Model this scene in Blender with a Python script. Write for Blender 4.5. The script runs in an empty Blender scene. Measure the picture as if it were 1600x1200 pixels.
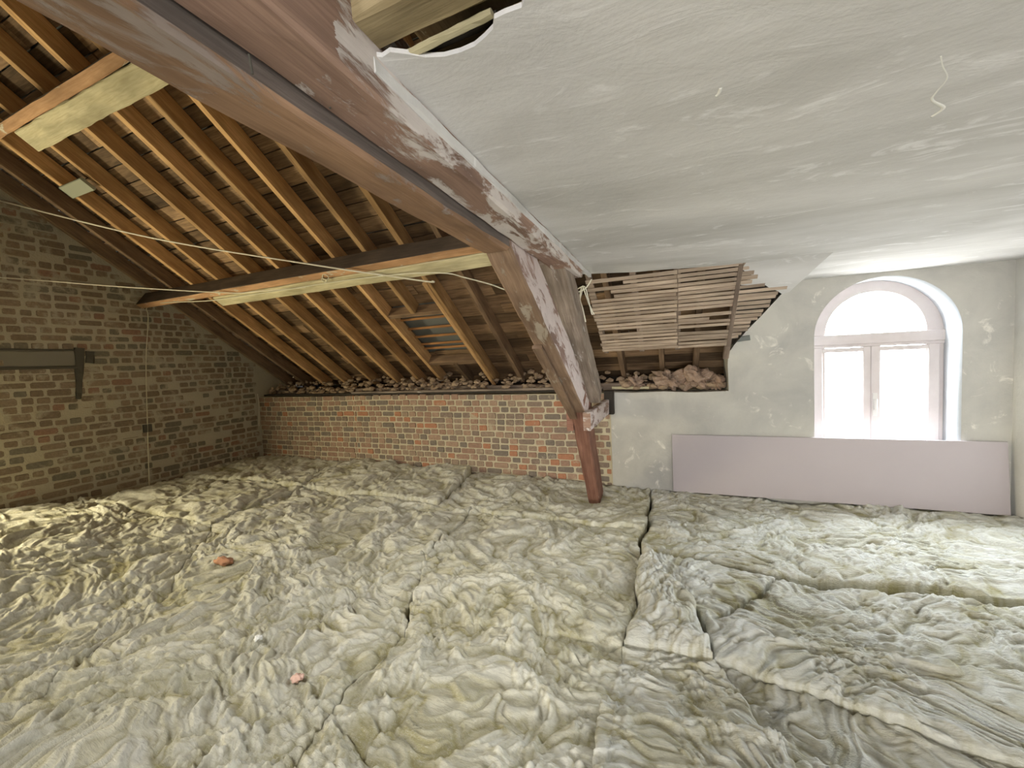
import bpy, bmesh, math, random
import numpy as np
from mathutils import Vector, Matrix

# ------------------------------------------------------------------ camera, world, lights, exposure
C = bpy.context.scene
COL = C.collection
EYE = 1.65                                   # height of the lens above the boards; all z below are relative to it
rad = math.radians

cam_d = bpy.data.cameras.new('camera')
cam = bpy.data.objects.new('camera', cam_d)
COL.objects.link(cam)
cam_d.sensor_width = 36.0
cam_d.lens = 614.0 / 1600.0 * 36.0
cam_d.clip_start = 0.03
yaw, pitch, roll = rad(22.3), rad(-3.12), rad(-2.58)
fwd = Vector((-math.sin(yaw) * math.cos(pitch), math.cos(yaw) * math.cos(pitch), math.sin(pitch)))
r0 = Vector((math.cos(yaw), math.sin(yaw), 0))
u0 = r0.cross(fwd)
rgt = math.cos(roll) * r0 + math.sin(roll) * u0
upv = -math.sin(roll) * r0 + math.cos(roll) * u0
cam.matrix_world = Matrix(((rgt.x, upv.x, -fwd.x, 0), (rgt.y, upv.y, -fwd.y, 0), (rgt.z, upv.z, -fwd.z, EYE), (0, 0, 0, 1)))
C.camera = cam

W = bpy.data.worlds.new('daylight')
C.world = W
W.use_nodes = True
_nt = W.node_tree
_tc = _nt.nodes.new('ShaderNodeTexCoord')
_sx = _nt.nodes.new('ShaderNodeSeparateXYZ')
_nt.links.new(_tc.outputs['Generated'], _sx.inputs[0])
_r = _nt.nodes.new('ShaderNodeValToRGB')            # overcast sky above, paler ground and roofs below the horizon
_r.color_ramp.elements[0].position = 0.45
_r.color_ramp.elements[0].color = (0.20, 0.20, 0.19, 1)
_r.color_ramp.elements[1].position = 0.56
_r.color_ramp.elements[1].color = (0.86, 0.93, 1.0, 1)
_m = _nt.nodes.new('ShaderNodeMapRange')
_m.inputs['From Min'].default_value = -1
_m.inputs['From Max'].default_value = 1
_nt.links.new(_sx.outputs['Z'], _m.inputs['Value'])
_nt.links.new(_m.outputs[0], _r.inputs[0])
_nt.links.new(_r.outputs[0], _nt.nodes['Background'].inputs[0])
_nt.nodes['Background'].inputs[1].default_value = 75.0


def area(name, loc, target, sx, sy, power, color, portal=False, spread=180):
    l = bpy.data.lights.new(name, 'AREA')
    l.shape = 'RECTANGLE'
    l.size, l.size_y = sx, sy
    l.energy = power
    l.color = color
    l.spread = rad(spread)
    o = bpy.data.objects.new(name, l)
    COL.objects.link(o)
    o.location = (loc[0], loc[1], loc[2] + EYE)
    d = Vector((target[0] - loc[0], target[1] - loc[1], target[2] - loc[2]))
    o.rotation_euler = d.to_track_quat('-Z', 'Z').to_euler()
    if portal:
        l.cycles.is_portal = True
    return o


area('window_portal', (1.74, 4.95, -0.15), (1.74, 0, -0.15), 1.3, 1.9, 1, (1, 1, 1), portal=True)
# daylight coming in at the windows of the gable walls, both outside the picture
area('gable_window_light', (-6.44, 0.5, -0.55), (-2.5, 0.5, -.75), 1.2, 0.9, 235, (1.0, 0.89, 0.60))
# added fill light over the wool, unseen, behind and above the camera
area('wool_fill_light', (-1.9, -1.5, 3.2), (-1.5, 1.6, -1.4), 1.2, 1.2, 42, (1.0, 0.98, 0.93), spread=75)
area('rear_window_light', (0.6, -3.4, -0.55), (0.6, 4, -0.35), 2.3, 1.0, 108, (1.0, 0.98, 0.95), spread=130)

C.view_settings.view_transform = 'Standard'
C.view_settings.look = 'None'
C.view_settings.gamma = 1.0
C.view_settings.use_curve_mapping = False
C.view_settings.exposure = 0.0
C.cycles.use_denoising = True
C.cycles.max_bounces = 8
C.cycles.diffuse_bounces = 6
C.cycles.sample_clamp_indirect = 6.0

rng = np.random.default_rng(7)
R = random.Random(5)

# ------------------------------------------------------------------ noise
_perm = np.random.default_rng(3).permutation(256)
_perm = np.concatenate([_perm, _perm])
_ga = np.random.default_rng(4).random(256) * 2 * np.pi
_gx, _gy = np.cos(_ga), np.sin(_ga)


def pn(x, y, s=0):
    x = np.asarray(x, float) + s * 17.31
    y = np.asarray(y, float) + s * 9.77
    xi = np.floor(x).astype(int); yi = np.floor(y).astype(int)
    xf = x - xi; yf = y - yi
    u = xf * xf * xf * (xf * (xf * 6 - 15) + 10); v = yf * yf * yf * (yf * (yf * 6 - 15) + 10)
    xi &= 255; yi &= 255

    def g(ix, iy, fx, fy):
        h = _perm[_perm[ix & 255] + (iy & 255)]
        return _gx[h] * fx + _gy[h] * fy
    a = g(xi, yi, xf, yf); b = g(xi + 1, yi, xf - 1, yf)
    c = g(xi, yi + 1, xf, yf - 1); d = g(xi + 1, yi + 1, xf - 1, yf - 1)
    return ((a + u * (b - a)) + v * ((c + u * (d - c)) - (a + u * (b - a)))) * 1.5


# ------------------------------------------------------------------ object helpers
def tag(o, label=None, cat=None, group=None, kind=None):
    if label: o['label'] = label
    if cat: o['category'] = cat
    if group: o['group'] = group
    if kind: o['kind'] = kind
    return o


def wloc(o):
    p = Vector(o.location)
    while o.parent:
        o = o.parent
        p += Vector(o.location)
    return p


def empty(name, loc):
    o = bpy.data.objects.new(name, None)
    COL.objects.link(o)
    o.location = (loc[0], loc[1], loc[2] + EYE)
    o.empty_display_size = 0.1
    return o


def mesh(name, verts, faces, mats, parent=None, smooth=False, fmat=None, uv=None, origin=None):
    v = np.asarray(verts, float).copy()
    v[:, 2] += EYE
    if origin is None:
        o0 = np.array([(v[:, 0].min() + v[:, 0].max()) / 2, (v[:, 1].min() + v[:, 1].max()) / 2, v[:, 2].min()])
    else:
        o0 = np.array([origin[0], origin[1], origin[2] + EYE])
    me = bpy.data.meshes.new(name)
    me.from_pydata((v - o0).tolist(), [], faces)
    if not isinstance(mats, (list, tuple)):
        mats = [mats]
    for m in mats:
        me.materials.append(m)
    if fmat is not None:
        me.polygons.foreach_set('material_index', fmat)
    if smooth:
        me.polygons.foreach_set('use_smooth', [True] * len(me.polygons))
    if uv is not None:
        l = me.uv_layers.new(name='uv')
        li = np.empty(len(me.loops), int)
        me.loops.foreach_get('vertex_index', li)
        if len(uv) == len(v):
            l.data.foreach_set('uv', np.asarray(uv, float)[li].ravel())
        else:
            l.data.foreach_set('uv', np.asarray(uv, float).ravel())
    me.update()
    o = bpy.data.objects.new(name, me)
    COL.objects.link(o)
    if parent is not None:
        o.parent = parent
        o.location = Vector(o0) - wloc(parent)
    else:
        o.location = o0
    return o


def struct(o):
    o['kind'] = 'structure'
    return o


def timber_data(p0, p1, u, w, h, seg=1, jit=0.0, ch=0.006, seed=0, bend=0.0, taper=1.0):
    """prism from p0 to p1 (centre line), u = width direction; returns verts, faces, face side (0 bottom,1 right,2 top,3 left,4 ends), uv"""
    p0 = Vector(p0); p1 = Vector(p1)
    ax = (p1 - p0); L = ax.length; ax.normalize()
    u = Vector(u); u = (u - ax * u.dot(ax)).normalized()
    v = u.cross(ax); v.normalize()
    if v.z < 0: v = -v
    rr = random.Random(seed + 11)
    ring = [(-w / 2 + ch, -h / 2), (w / 2 - ch, -h / 2), (w / 2, -h / 2 + ch), (w / 2, h / 2 - ch), (w / 2 - ch, h / 2), (-w / 2 + ch, h / 2), (-w / 2, h / 2 - ch), (-w / 2, -h / 2 + ch)]
    side = [0, 1, 1, 1, 2, 3, 3, 3]
    side = [0, 0, 1, 1, 2, 2, 3, 3]
    arc = [0]
    for i in range(8):
        a = ring[i]; b = ring[(i + 1) % 8]
        arc.append(arc[-1] + math.hypot(a[0] - b[0], a[1] - b[1]))
    V = []; F = []; M = []; UV = []
    for s in range(seg + 1):
        t = s / seg
        c = p0 + ax * (L * t) + v * (bend * 4 * t * (1 - t))
        k = 1 + (taper - 1) * t
        for (a, b) in ring:
            V.append(tuple(c + u * (a * k + rr.uniform(-jit, jit)) + v * (b * k + rr.uniform(-jit, jit))))
    for s in range(seg):
        for i in range(8):
            j = (i + 1) % 8
            F.append((s * 8 + i, s * 8 + j, (s + 1) * 8 + j, (s + 1) * 8 + i))
            M.append(side[i])
            x0, x1 = L * s / seg, L * (s + 1) / seg
            UV += [(x0, arc[i]), (x0, arc[i + 1]), (x1, arc[i + 1]), (x1, arc[i])]
    F.append(tuple(range(7, -1, -1))); M.append(4)
    UV += [ring[i] for i in range(7, -1, -1)]
    F.append(tuple(seg * 8 + i for i in range(8))); M.append(4)
    UV += list(ring)
    return V, F, M, UV


def timber(name, p0, p1, u, w, h, mat, parent=None, mats=None, **k):
    V, F, M, UV = timber_data(p0, p1, u, w, h, **k)
    if mats:
        lst = []; idx = []
        for m in mats:
            if m not in lst: lst.append(m)
        mp = [lst.index(m) for m in mats]
        return mesh(name, V, F, lst, parent, fmat=[mp[i] for i in M], uv=UV)
    return mesh(name, V, F, mat, parent, uv=UV)


def box(name, lo, hi, mat, parent=None, ch=0.004):
    lo = Vector(lo); hi = Vector(hi)
    c = (lo + hi) / 2
    d = hi - lo
    ax = max(range(3), key=lambda i: d[i])
    A = [Vector((1, 0, 0)), Vector((0, 1, 0)), Vector((0, 0, 1))]
    p0 = c.copy(); p1 = c.copy()
    p0[ax] = lo[ax]; p1[ax] = hi[ax]
    ui = 0 if ax != 0 else 1
    vi = 3 - ax - ui
    return timber(name, p0, p1, A[ui], d[ui], d[vi], mat, parent, ch=min(ch, min(d) * 0.3))


# ------------------------------------------------------------------ materials
def mk(name):
    m = bpy.data.materials.new(name)
    m.use_nodes = True
    nt = m.node_tree
    b = nt.nodes['Principled BSDF']
    b.inputs['Specular IOR Level'].default_value = 0.25
    return m, nt, b


def N(nt, t, **k):
    n = nt.nodes.new(t)
    for a, v in k.items():
        if a.startswith('_'):
            setattr(n, a[1:], v)
        else:
            key = int(a[1:]) if a[0] == 'i' and a[1:].isdigit() else a
            n.inputs[key].default_value = v
    return n


def ramp(nt, stops, src, interp='LINEAR'):
    r = nt.nodes.new('ShaderNodeValToRGB')
    r.color_ramp.interpolation = interp
    e = r.color_ramp.elements
    while len(e) < len(stops):
        e.new(0.5)
    for i, (p, c) in enumerate(stops):
        e[i].position = p
        e[i].color = (c[0], c[1], c[2], 1) if not isinstance(c, (int, float)) else (c, c, c, 1)
    nt.links.new(src, r.inputs[0])
    return r


def noise(nt, vec, scale=5, detail=4, rough=0.55, dist=0.0):
    n = N(nt, 'ShaderNodeTexNoise')
    n.inputs['Scale'].default_value = scale
    n.inputs['Detail'].default_value = detail
    n.inputs['Roughness'].default_value = rough
    n.inputs['Distortion'].default_value = dist
    if vec is not None:
        nt.links.new(vec, n.inputs['Vector'])
    return n


def mapping(nt, src, scale=(1, 1, 1), rot=(0, 0, 0)):
    m = nt.nodes.new('ShaderNodeMapping')
    m.inputs['Scale'].default_value = scale
    m.inputs['Rotation'].default_value = rot
    nt.links.new(src, m.inputs['Vector'])
    return m.outputs[0]


def mix(nt, fac, a, b, mode='MIX'):
    m = nt.nodes.new('ShaderNodeMix')
    m.data_type = 'RGBA'
    m.blend_type = mode
    for sock, val in ((m.inputs['Factor'], fac), (m.inputs[6], a), (m.inputs[7], b)):
        if hasattr(val, 'links') or isinstance(val, bpy.types.NodeSocket):
            nt.links.new(val, sock)
        elif isinstance(val, (int, float)):
            sock.default_value = val
        else:
            sock.default_value = (val[0], val[1], val[2], 1)
    return m.outputs[2]


def math_n(nt, op, a, b=None):
    m = nt.nodes.new('ShaderNodeMath')
    m.operation = op
    for i, v in enumerate((a, b)):
        if v is None: continue
        if isinstance(v, (int, float)): m.inputs[i].default_value = v
        else: nt.links.new(v, m.inputs[i])
    return m.outputs[0]


def bump(nt, b, h, strength=0.5, dist=0.01):
    n = N(nt, 'ShaderNodeBump')
    n.inputs['Strength'].default_value = strength
    n.inputs['Distance'].default_value = dist
    nt.links.new(h, n.inputs['Height'])
    nt.links.new(n.outputs[0], b.inputs['Normal'])


def wood(name, dark, light, flake=None, flake_amt=0.0, rough=0.8, var=0.35, u_from=None, fscale=3.0):
    m, nt, b = mk(name)
    uv = nt.nodes.new('ShaderNodeUVMap')
    oi = nt.nodes.new('ShaderNodeObjectInfo')
    add = nt.nodes.new('ShaderNodeVectorMath'); add.operation = 'ADD'
    nt.links.new(uv.outputs[0], add.inputs[0])
    sc = nt.nodes.new('ShaderNodeVectorMath'); sc.operation = 'SCALE'
    nt.links.new(oi.outputs['Location'], sc.inputs[0]); sc.inputs[3].default_value = 3.7
    nt.links.new(sc.outputs[0], add.inputs[1])
    g = noise(nt, mapping(nt, add.outputs[0], (1.6, 30, 8)), 2.0, 6, 0.6, 0.6)
    bl = noise(nt, mapping(nt, add.outputs[0], (1.2, 4, 2)), 2.0, 3)
    g2 = noise(nt, mapping(nt, add.outputs[0], (3.5, 95, 20)), 2.0, 4, 0.6, 0.9)
    col = ramp(nt, [(0.33, dark), (0.66, light)], math_n(nt, 'ADD', math_n(nt, 'MULTIPLY', g.outputs['Fac'], 0.65), math_n(nt, 'MULTIPLY', g2.outputs['Fac'], 0.35))).outputs[0]
    col = mix(nt, ramp(nt, [(0.35, 0.0), (0.7, 0.75)], bl.outputs['Fac']).outputs[0], col, [c * 0.55 for c in dark])
    v = math_n(nt, 'ADD', math_n(nt, 'MULTIPLY', oi.outputs['Random'], var), 1 - var / 2)
    mul = nt.nodes.new('ShaderNodeVectorMath'); mul.operation = 'SCALE'
    nt.links.new(col, mul.inputs[0]); nt.links.new(v, mul.inputs[3])
    col = mul.outputs[0]
    h = g.outputs['Fac']
    if flake is not None:
        f1 = noise(nt, mapping(nt, add.outputs[0], (1.1, 3.2, 2)), fscale, 8, 0.68, 0.5)
        a = 0.5 + (0.5 - flake_amt) * 0.45
        k = ramp(nt, [(a - 0.03, 0.0), (a + 0.03, 1.0)], f1.outputs['Fac']).outputs[0]
        if u_from is not None:
            sp_ = nt.nodes.new('ShaderNodeSeparateXYZ')
            nt.links.new(uv.outputs[0], sp_.inputs[0])
            wv = math_n(nt, 'ADD', sp_.outputs[0], math_n(nt, 'MULTIPLY', f1.outputs['Fac'], 0.12))
            k = math_n(nt, 'MULTIPLY', k, math_n(nt, 'GREATER_THAN', wv, u_from + .06))
        f2 = noise(nt, add.outputs[0], 14, 5)
        fc = mix(nt, f2.outputs['Fac'], [c * 0.72 for c in flake], flake)
        col = mix(nt, k, col, fc)
        h = math_n(nt, 'ADD', math_n(nt, 'MULTIPLY', g.outputs['Fac'], 0.5), math_n(nt, 'MULTIPLY', k, 0.6))
    nt.links.new(col, b.inputs['Base Color'])
    b.inputs['Roughness'].default_value = rough
    bump(nt, b, h, 0.6, 0.006)
    return m


M = {}
M['rafter'] = wood('rafter_wood', (0.42, 0.235, 0.10), (0.72, 0.48, 0.24), var=0.6)
M['rafter_old'] = wood('old_rafter_wood', (0.17, 0.11, 0.07), (0.33, 0.22, 0.13), var=0.5)
M['sheath'] = wood('sheathing_wood', (0.13, 0.08, 0.045), (0.38, 0.25, 0.14), var=1.2)
M['batten'] = wood('batten_wood', (0.42, 0.19, 0.07), (0.62, 0.32, 0.13))
M['purlin_front'] = wood('purlin_dark_wood', (0.07, 0.05, 0.035), (0.14, 0.10, 0.07))
M['purlin_orange'] = wood('purlin_orange_wood', (0.46, 0.25, 0.12), (0.72, 0.45, 0.26), flake=(0.66, 0.62, 0.5), flake_amt=0.25)
M['doubler'] = wood('pale_plank_wood', (0.50, 0.44, 0.26), (0.76, 0.70, 0.48), var=0.2)
M['beam_brown'] = wood('beam_brown_wood', (0.25, 0.145, 0.085), (0.44, 0.28, 0.18), flake=(0.33, 0.27, 0.24), flake_amt=0.3, var=0.1)
M['beam_grey'] = wood('beam_grey_wood', (0.12, 0.10, 0.09), (0.24, 0.20, 0.18), var=0.1)
M['beam_flake'] = wood('flaking_paint_wood', (0.26, 0.16, 0.12), (0.44, 0.29, 0.22), flake=(0.72, 0.66, 0.63), flake_amt=0.5, var=0.1)
M['beam_flake_far'] = wood('ceiling_painted_beam_wood', (0.24, 0.15, 0.115), (0.42, 0.28, 0.21), flake=(0.72, 0.66, 0.63), flake_amt=0.50, var=0.1, u_from=4.52)
M['strut_white'] = wood('whitewashed_wood', (0.25, 0.16, 0.13), (0.42, 0.29, 0.24), flake=(0.70, 0.61, 0.59), flake_amt=0.60, var=0.1)
M['strut_brown'] = wood('strut_brown_wood', (0.19, 0.12, 0.08), (0.36, 0.25, 0.17), flake=(0.40, 0.34, 0.27), flake_amt=0.3, var=0.1)
M['post_red'] = wood('reddish_post_wood', (0.17, 0.075, 0.05), (0.34, 0.18, 0.13), flake=(0.55, 0.46, 0.43), flake_amt=0.12, var=0.1)
M['grain_grey'] = wood('weathered_grain_wood', (0.17, 0.13, 0.10), (0.42, 0.35, 0.29), flake=(0.62, 0.57, 0.53), flake_amt=0.18, var=0.1)
M['lath'] = wood('lath_wood', (0.36, 0.27, 0.20), (0.62, 0.51, 0.41), var=0.4)
M['furring'] = wood('furring_wood', (0.19, 0.14, 0.11), (0.36, 0.28, 0.22))
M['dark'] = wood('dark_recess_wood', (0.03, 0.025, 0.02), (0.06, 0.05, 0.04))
M['board_floor'] = wood('floor_boards', (0.10, 0.07, 0.045), (0.2, 0.14, 0.09))
M['joist'] = wood('old_ceiling_joist_wood', (0.22, 0.17, 0.09), (0.47, 0.38, 0.22), flake=(0.62, 0.58, 0.42), flake_amt=0.15)


def brick_mat(name, stops, mort, mamt):
    m, nt, b = mk(name)
    oi = nt.nodes.new('ShaderNodeObjectInfo')
    ge = nt.nodes.new('ShaderNodeNewGeometry')
    r = math_n(nt, 'FRACT', math_n(nt, 'ADD', oi.outputs['Random'], ge.outputs['Random Per Island']))
    col = ramp(nt, stops, r, 'CONSTANT').outputs[0]
    n1 = noise(nt, ge.outputs['Position'], 35, 5, 0.65)
    col = mix(nt, 0.55, col, ramp(nt, [(0.3, 0.45), (0.7, 1.0)], n1.outputs['Fac']).outputs[0], 'MULTIPLY')
    n2 = noise(nt, ge.outputs['Position'], 5.5, 7, 0.7, 0.3)
    k = ramp(nt, [(mamt - 0.05, 0.0), (mamt + 0.05, 0.85)], n2.outputs['Fac']).outputs[0]
    col = mix(nt, k, col, mort)
    nt.links.new(col, b.inputs['Base Color'])
    b.inputs['Roughness'].default_value = 0.95
    bump(nt, b, n1.outputs['Fac'], 0.7, 0.006)
    return m


def mortar_mat(name, a, c):
    m, nt, b = mk(name)
    ge = nt.nodes.new('ShaderNodeNewGeometry')
    n1 = noise(nt, ge.outputs['Position'], 3.5, 6, 0.65)
    n2 = noise(nt, ge.outputs['Position'], 60, 4)
    col = mix(nt, n1.outputs['Fac'], a, c)
    nt.links.new(col, b.inputs['Base Color'])
    b.inputs['Roughness'].default_value = 1
    bump(nt, b, n2.outputs['Fac'], 0.8, 0.008)
    return m


M['brick_gable'] = brick_mat('gable_brick', [(0, (0.26, 0.20, 0.145)), (0.3, (0.31, 0.24, 0.17)), (0.5, (0.23, 0.205, 0.16)), (0.7, (0.33, 0.26, 0.19)), (0.92, (0.35, 0.22, 0.16))], (0.44, 0.40, 0.30), 0.57)
M['brick_knee'] = brick_mat('knee_wall_brick', [(0, (0.36, 0.23, 0.165)), (0.25, (0.41, 0.28, 0.20)), (0.45, (0.27, 0.205, 0.16)), (0.65, (0.35, 0.26, 0.19)), (0.8, (0.23, 0.19, 0.155)), (0.92, (0.46, 0.22, 0.13))], (0.44, 0.38, 0.27), 0.64)
M['mortar_gable'] = mortar_mat('gable_mortar', (0.40, 0.365, 0.27), (0.54, 0.49, 0.37))
M['mortar_knee'] = mortar_mat('knee_wall_mortar', (0.46, 0.40, 0.28), (0.56, 0.50, 0.36))
M['rubble'] = mortar_mat('rubble_fill', (0.26, 0.17, 0.11), (0.46, 0.36, 0.25))


def plaster(name, base, stain, streak=None, stretch=(1, 1, 1), white=(0.9, 0.9, 0.9), amt=0.62, bumpy=0.5, s1=2.0):
    m, nt, b = mk(name)
    ge = nt.nodes.new('ShaderNodeNewGeometry')
    P = ge.outputs['Position']
    n1 = noise(nt, mapping(nt, P, stretch), s1, 6, 0.6, 0.4)
    col = mix(nt, ramp(nt, [(0.35, 0.0), (0.68, 1.0)], n1.outputs['Fac']).outputs[0], base, stain)
    n2 = noise(nt, mapping(nt, P, tuple(v * 1.0 for v in stretch)), 5.5, 8, 0.68, 0.8)
    k = ramp(nt, [(amt, 0.0), (amt + 0.09, 0.7)], n2.outputs['Fac']).outputs[0]
    col = mix(nt, k, col, white)
    n3 = noise(nt, P, 45, 5)
    nt.links.new(col, b.inputs['Base Color'])
    b.inputs['Roughness'].default_value = 0.85
    bump(nt, b, math_n(nt, 'ADD', n2.outputs['Fac'], math_n(nt, 'MULTIPLY', n3.outputs['Fac'], 0.4)), bumpy, 0.01)
    return m


M['ceiling'] = plaster('ceiling_plaster', (0.67, 0.665, 0.66), (0.49, 0.485, 0.47), stretch=(0.55, 1.6, 1), white=(0.82, 0.82, 0.83), amt=0.565, bumpy=0.35, s1=1.7)
M['wallp'] = plaster('wall_plaster', (0.54, 0.525, 0.48), (0.42, 0.41, 0.385), white=(0.80, 0.77, 0.70), amt=0.60, bumpy=0.6, s1=2.2)
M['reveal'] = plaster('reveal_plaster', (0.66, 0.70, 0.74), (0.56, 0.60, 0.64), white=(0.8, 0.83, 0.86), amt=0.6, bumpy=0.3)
M['right'] = plaster('side_wall_plaster', (0.68, 0.67, 0.64), (0.6, 0.59, 0.56), amt=0.7)

m, nt, b = mk('pink_plasterboard')
ge = nt.nodes.new('ShaderNodeNewGeometry')
n1 = noise(nt, ge.outputs['Position'], 2.0, 4)
nt.links.new(mix(nt, n1.outputs['Fac'], (0.43, 0.385, 0.40), (0.465, 0.42, 0.435)), b.inputs['Base Color'])
b.inputs['Roughness'].default_value = 0.8
M['board'] = m
m, nt, b = mk('board_edge'); b.inputs['Base Color'].default_value = (0.42, 0.30, 0.28, 1); M['board_edge'] = m
m, nt, b = mk('painted_frame')
ge = nt.nodes.new('ShaderNodeNewGeometry')
n1 = noise(nt, ge.outputs['Position'], 9, 6)
nt.links.new(mix(nt, n1.outputs['Fac'], (0.56, 0.50, 0.49), (0.70, 0.64, 0.63)), b.inputs['Base Color'])
b.inputs['Roughness'].default_value = 0.5
M['frame'] = m
m, nt, b = mk('chalky_metal'); b.inputs['Base Color'].default_value = (0.7, 0.68, 0.66, 1); b.inputs['Metallic'].default_value = 0.6; b.inputs['Roughness'].default_value = 0.4; M['metal'] = m
m, nt, b = mk('grey_plate'); b.inputs['Base Color'].default_value = (0.30, 0.31, 0.24, 1); b.inputs['Roughness'].default_value = 0.8; M['plate'] = m
m, nt, b = mk('sooty_iron'); b.inputs['Base Color'].default_value = (0.085, 0.08, 0.065, 1); b.inputs['Roughness'].default_value = 0.7; M['iron'] = m
m, nt, b = mk('soot'); b.inputs['Base Color'].default_value = (0.24, 0.225, 0.19, 1); b.inputs['Roughness'].default_value = 1; M['soot'] = m
m, nt, b = mk('grey_slate'); b.inputs['Base Color'].default_value = (0.17, 0.18, 0.17, 1); b.inputs['Roughness'].default_value = 0.8; M['slate'] = m
m, nt, b = mk('white_cable'); b.inputs['Base Color'].default_value = (0.74, 0.71, 0.58, 1); b.inputs['Roughness'].default_value = 0.5; M['cable'] = m
m, nt, b = mk('old_cable'); b.inputs['Base Color'].default_value = (0.66, 0.63, 0.48, 1); b.inputs['Roughness'].default_value = 0.6; M['cable_old'] = m
m, nt, b = mk('pink_scrap'); b.inputs['Base Color'].default_value = (0.42, 0.22, 0.13, 1); b.inputs['Roughness'].default_value = 1; M['scrap_pink'] = m
m, nt, b = mk('pale_pink_scrap'); b.inputs['Base Color'].default_value = (0.66, 0.44, 0.36, 1); b.inputs['Roughness'].default_value = 1; M['scrap_pale'] = m
m, nt, b = mk('white_scrap'); b.inputs['Base Color'].default_value = (0.78, 0.78, 0.74, 1); b.inputs['Roughness'].default_value = 1; M['scrap_white'] = m
m, nt, b = mk('thin_window_glass')
nt.nodes.remove(b)
tr = nt.nodes.new('ShaderNodeBsdfTransparent'); gl = nt.nodes.new('ShaderNodeBsdfGlossy'); gl.inputs['Roughness'].default_value = 0.05
mx = nt.nodes.new('ShaderNodeMixShader'); mx.inputs[0].default_value = 0.06
nt.links.new(tr.outputs[0], mx.inputs[1]); nt.links.new(gl.outputs[0], mx.inputs[2]); nt.links.new(mx.outputs[0], nt.nodes['Material Output'].inputs[0])
M['glass'] = m


def wool_mat(name, a, c, deep, rot):
    m, nt, b = mk(name)
    ge = nt.nodes.new('ShaderNodeNewGeometry')
    P = ge.outputs['Position']
    n1 = noise(nt, P, 2.3, 5, 0.6)
    n2 = noise(nt, mapping(nt, P, (1, 3.2, 2), (0, 0, rot)), 16, 7, 0.7, 1.2)
    n3 = noise(nt, mapping(nt, P, (1, 7, 3), (0, 0, rot + 0.5)), 38, 5, 0.7, 1.5)
    col = mix(nt, ramp(nt, [(0.35, 0.0), (0.65, 1.0)], n1.outputs['Fac']).outputs[0], a, c)
    at = nt.nodes.new('ShaderNodeAttribute'); at.attribute_name = 'core_shade'
    col = mix(nt, at.outputs['Fac'], col, deep)  # creases turn to the deep tone: yellow core and crease shade as colour
    n4 = ramp(nt, [(0.3, 0.78), (0.58, 1.0)], n2.outputs['Fac']).outputs[0]
    col = mix(nt, 1.0, col, n4, 'MULTIPLY')
    # loose pale fibres
    n5 = noise(nt, mapping(nt, P, (1, 11, 4), (0, 0, rot - 0.35)), 30, 4, 0.6, 2.5)
    col = mix(nt, ramp(nt, [(0.56, 0.0), (0.66, 0.65)], n5.outputs['Fac']).outputs[0], col, (0.80, 0.79, 0.71))
    nt.links.new(col, b.inputs['Base Color'])
    b.inputs['Roughness'].default_value = 1.0
    b.inputs['Specular IOR Level'].default_value = 0.05
    h = math_n(nt, 'ADD', n2.outputs['Fac'], math_n(nt, 'MULTIPLY', n3.outputs['Fac'], 0.6))
    bump(nt, b, h, 0.9, 0.014)
    return m


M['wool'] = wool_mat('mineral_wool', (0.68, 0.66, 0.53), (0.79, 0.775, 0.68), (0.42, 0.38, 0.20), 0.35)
M['wool_lit'] = wool_mat('mineral_wool_window_lit', (0.75, 0.75, 0.67), (0.84, 0.84, 0.79), (0.45, 0.41, 0.23), -0.45)  # same wool made paler: window light put into the colour
M['wool_brown'] = wool_mat('brown_wool', (0.42, 0.26, 0.17), (0.55, 0.40, 0.31), (0.2, 0.13, 0.09), 0.2)

# ------------------------------------------------------------------ geometry constants
TP = math.tan(rad(36)); SP = math.sin(rad(36)); CP = math.cos(rad(36))
YW = 4.5                 # inner face of the eaves wall
XL = -6.46               # gable wall
XR = 2.56                # side wall
ZC = 0.645               # plaster ceiling


def ru(Y, off=0.0):      # height of the rafters' underside plane (off = measured square to the slope)
    return 0.10 - TP * (Y - YW) + off / CP


RIDGE = -0.9

# ------------------------------------------------------------------ floor
fl = struct(empty('floor', (-2, 0, -1.65)))
box('subfloor', (XL - .3, -4.3, -1.80), (XR + .1, 5.25, -1.70), M['board_floor'], fl)
x = XL
i = 0
while x < XR:
    w = min(0.2, XR - x)
    if w > .05:
        box('floor_board', (x + .002, -4.0, -1.68), (x + w - .002, YW, -1.65), M['board_floor'], fl)
    x += 0.2


# ------------------------------------------------------------------ bricks
def brick_variants(mat, n=6):
    out = []
    for k in range(n):
        r = random.Random(100 + k)
        # unit brick: x 0..1 along, y depth, z height; front face at y=-0.5
        bm = bmesh.new()
        V = []
        # rounded outline, 8 corners front smaller, 8 back
        def ring(y, s):
            pts = [(-.5, -.34), (-.42, -.5), (.42, -.5), (.5, -.34), (.5, .34), (.42, .5), (-.42, .5), (-.5, .34)]
            return [bm.verts.new((px * s + r.uniform(-.025, .025), y, pz * s + r.uniform(-.06, .06))) for px, pz in pts]
        a = ring(.5, 1.0); b_ = ring(-.2, 1.0); c = ring(-.5 + r.uniform(-.1, .1), .93)
        for p, q in ((a, b_), (b_, c)):
            for i in range(8):
                bm.faces.new((p[i], p[(i + 1) % 8], q[(i + 1) % 8], q[i]))
        bm.faces.new(c)
        bm.normal_update()
        bmesh.ops.recalc_face_normals(bm, faces=bm.faces)
        me = bpy.data.meshes.new('brick')
        bm.to_mesh(me); bm.free()
        me.materials.append(mat)
        out.append(me)
    return out


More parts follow.
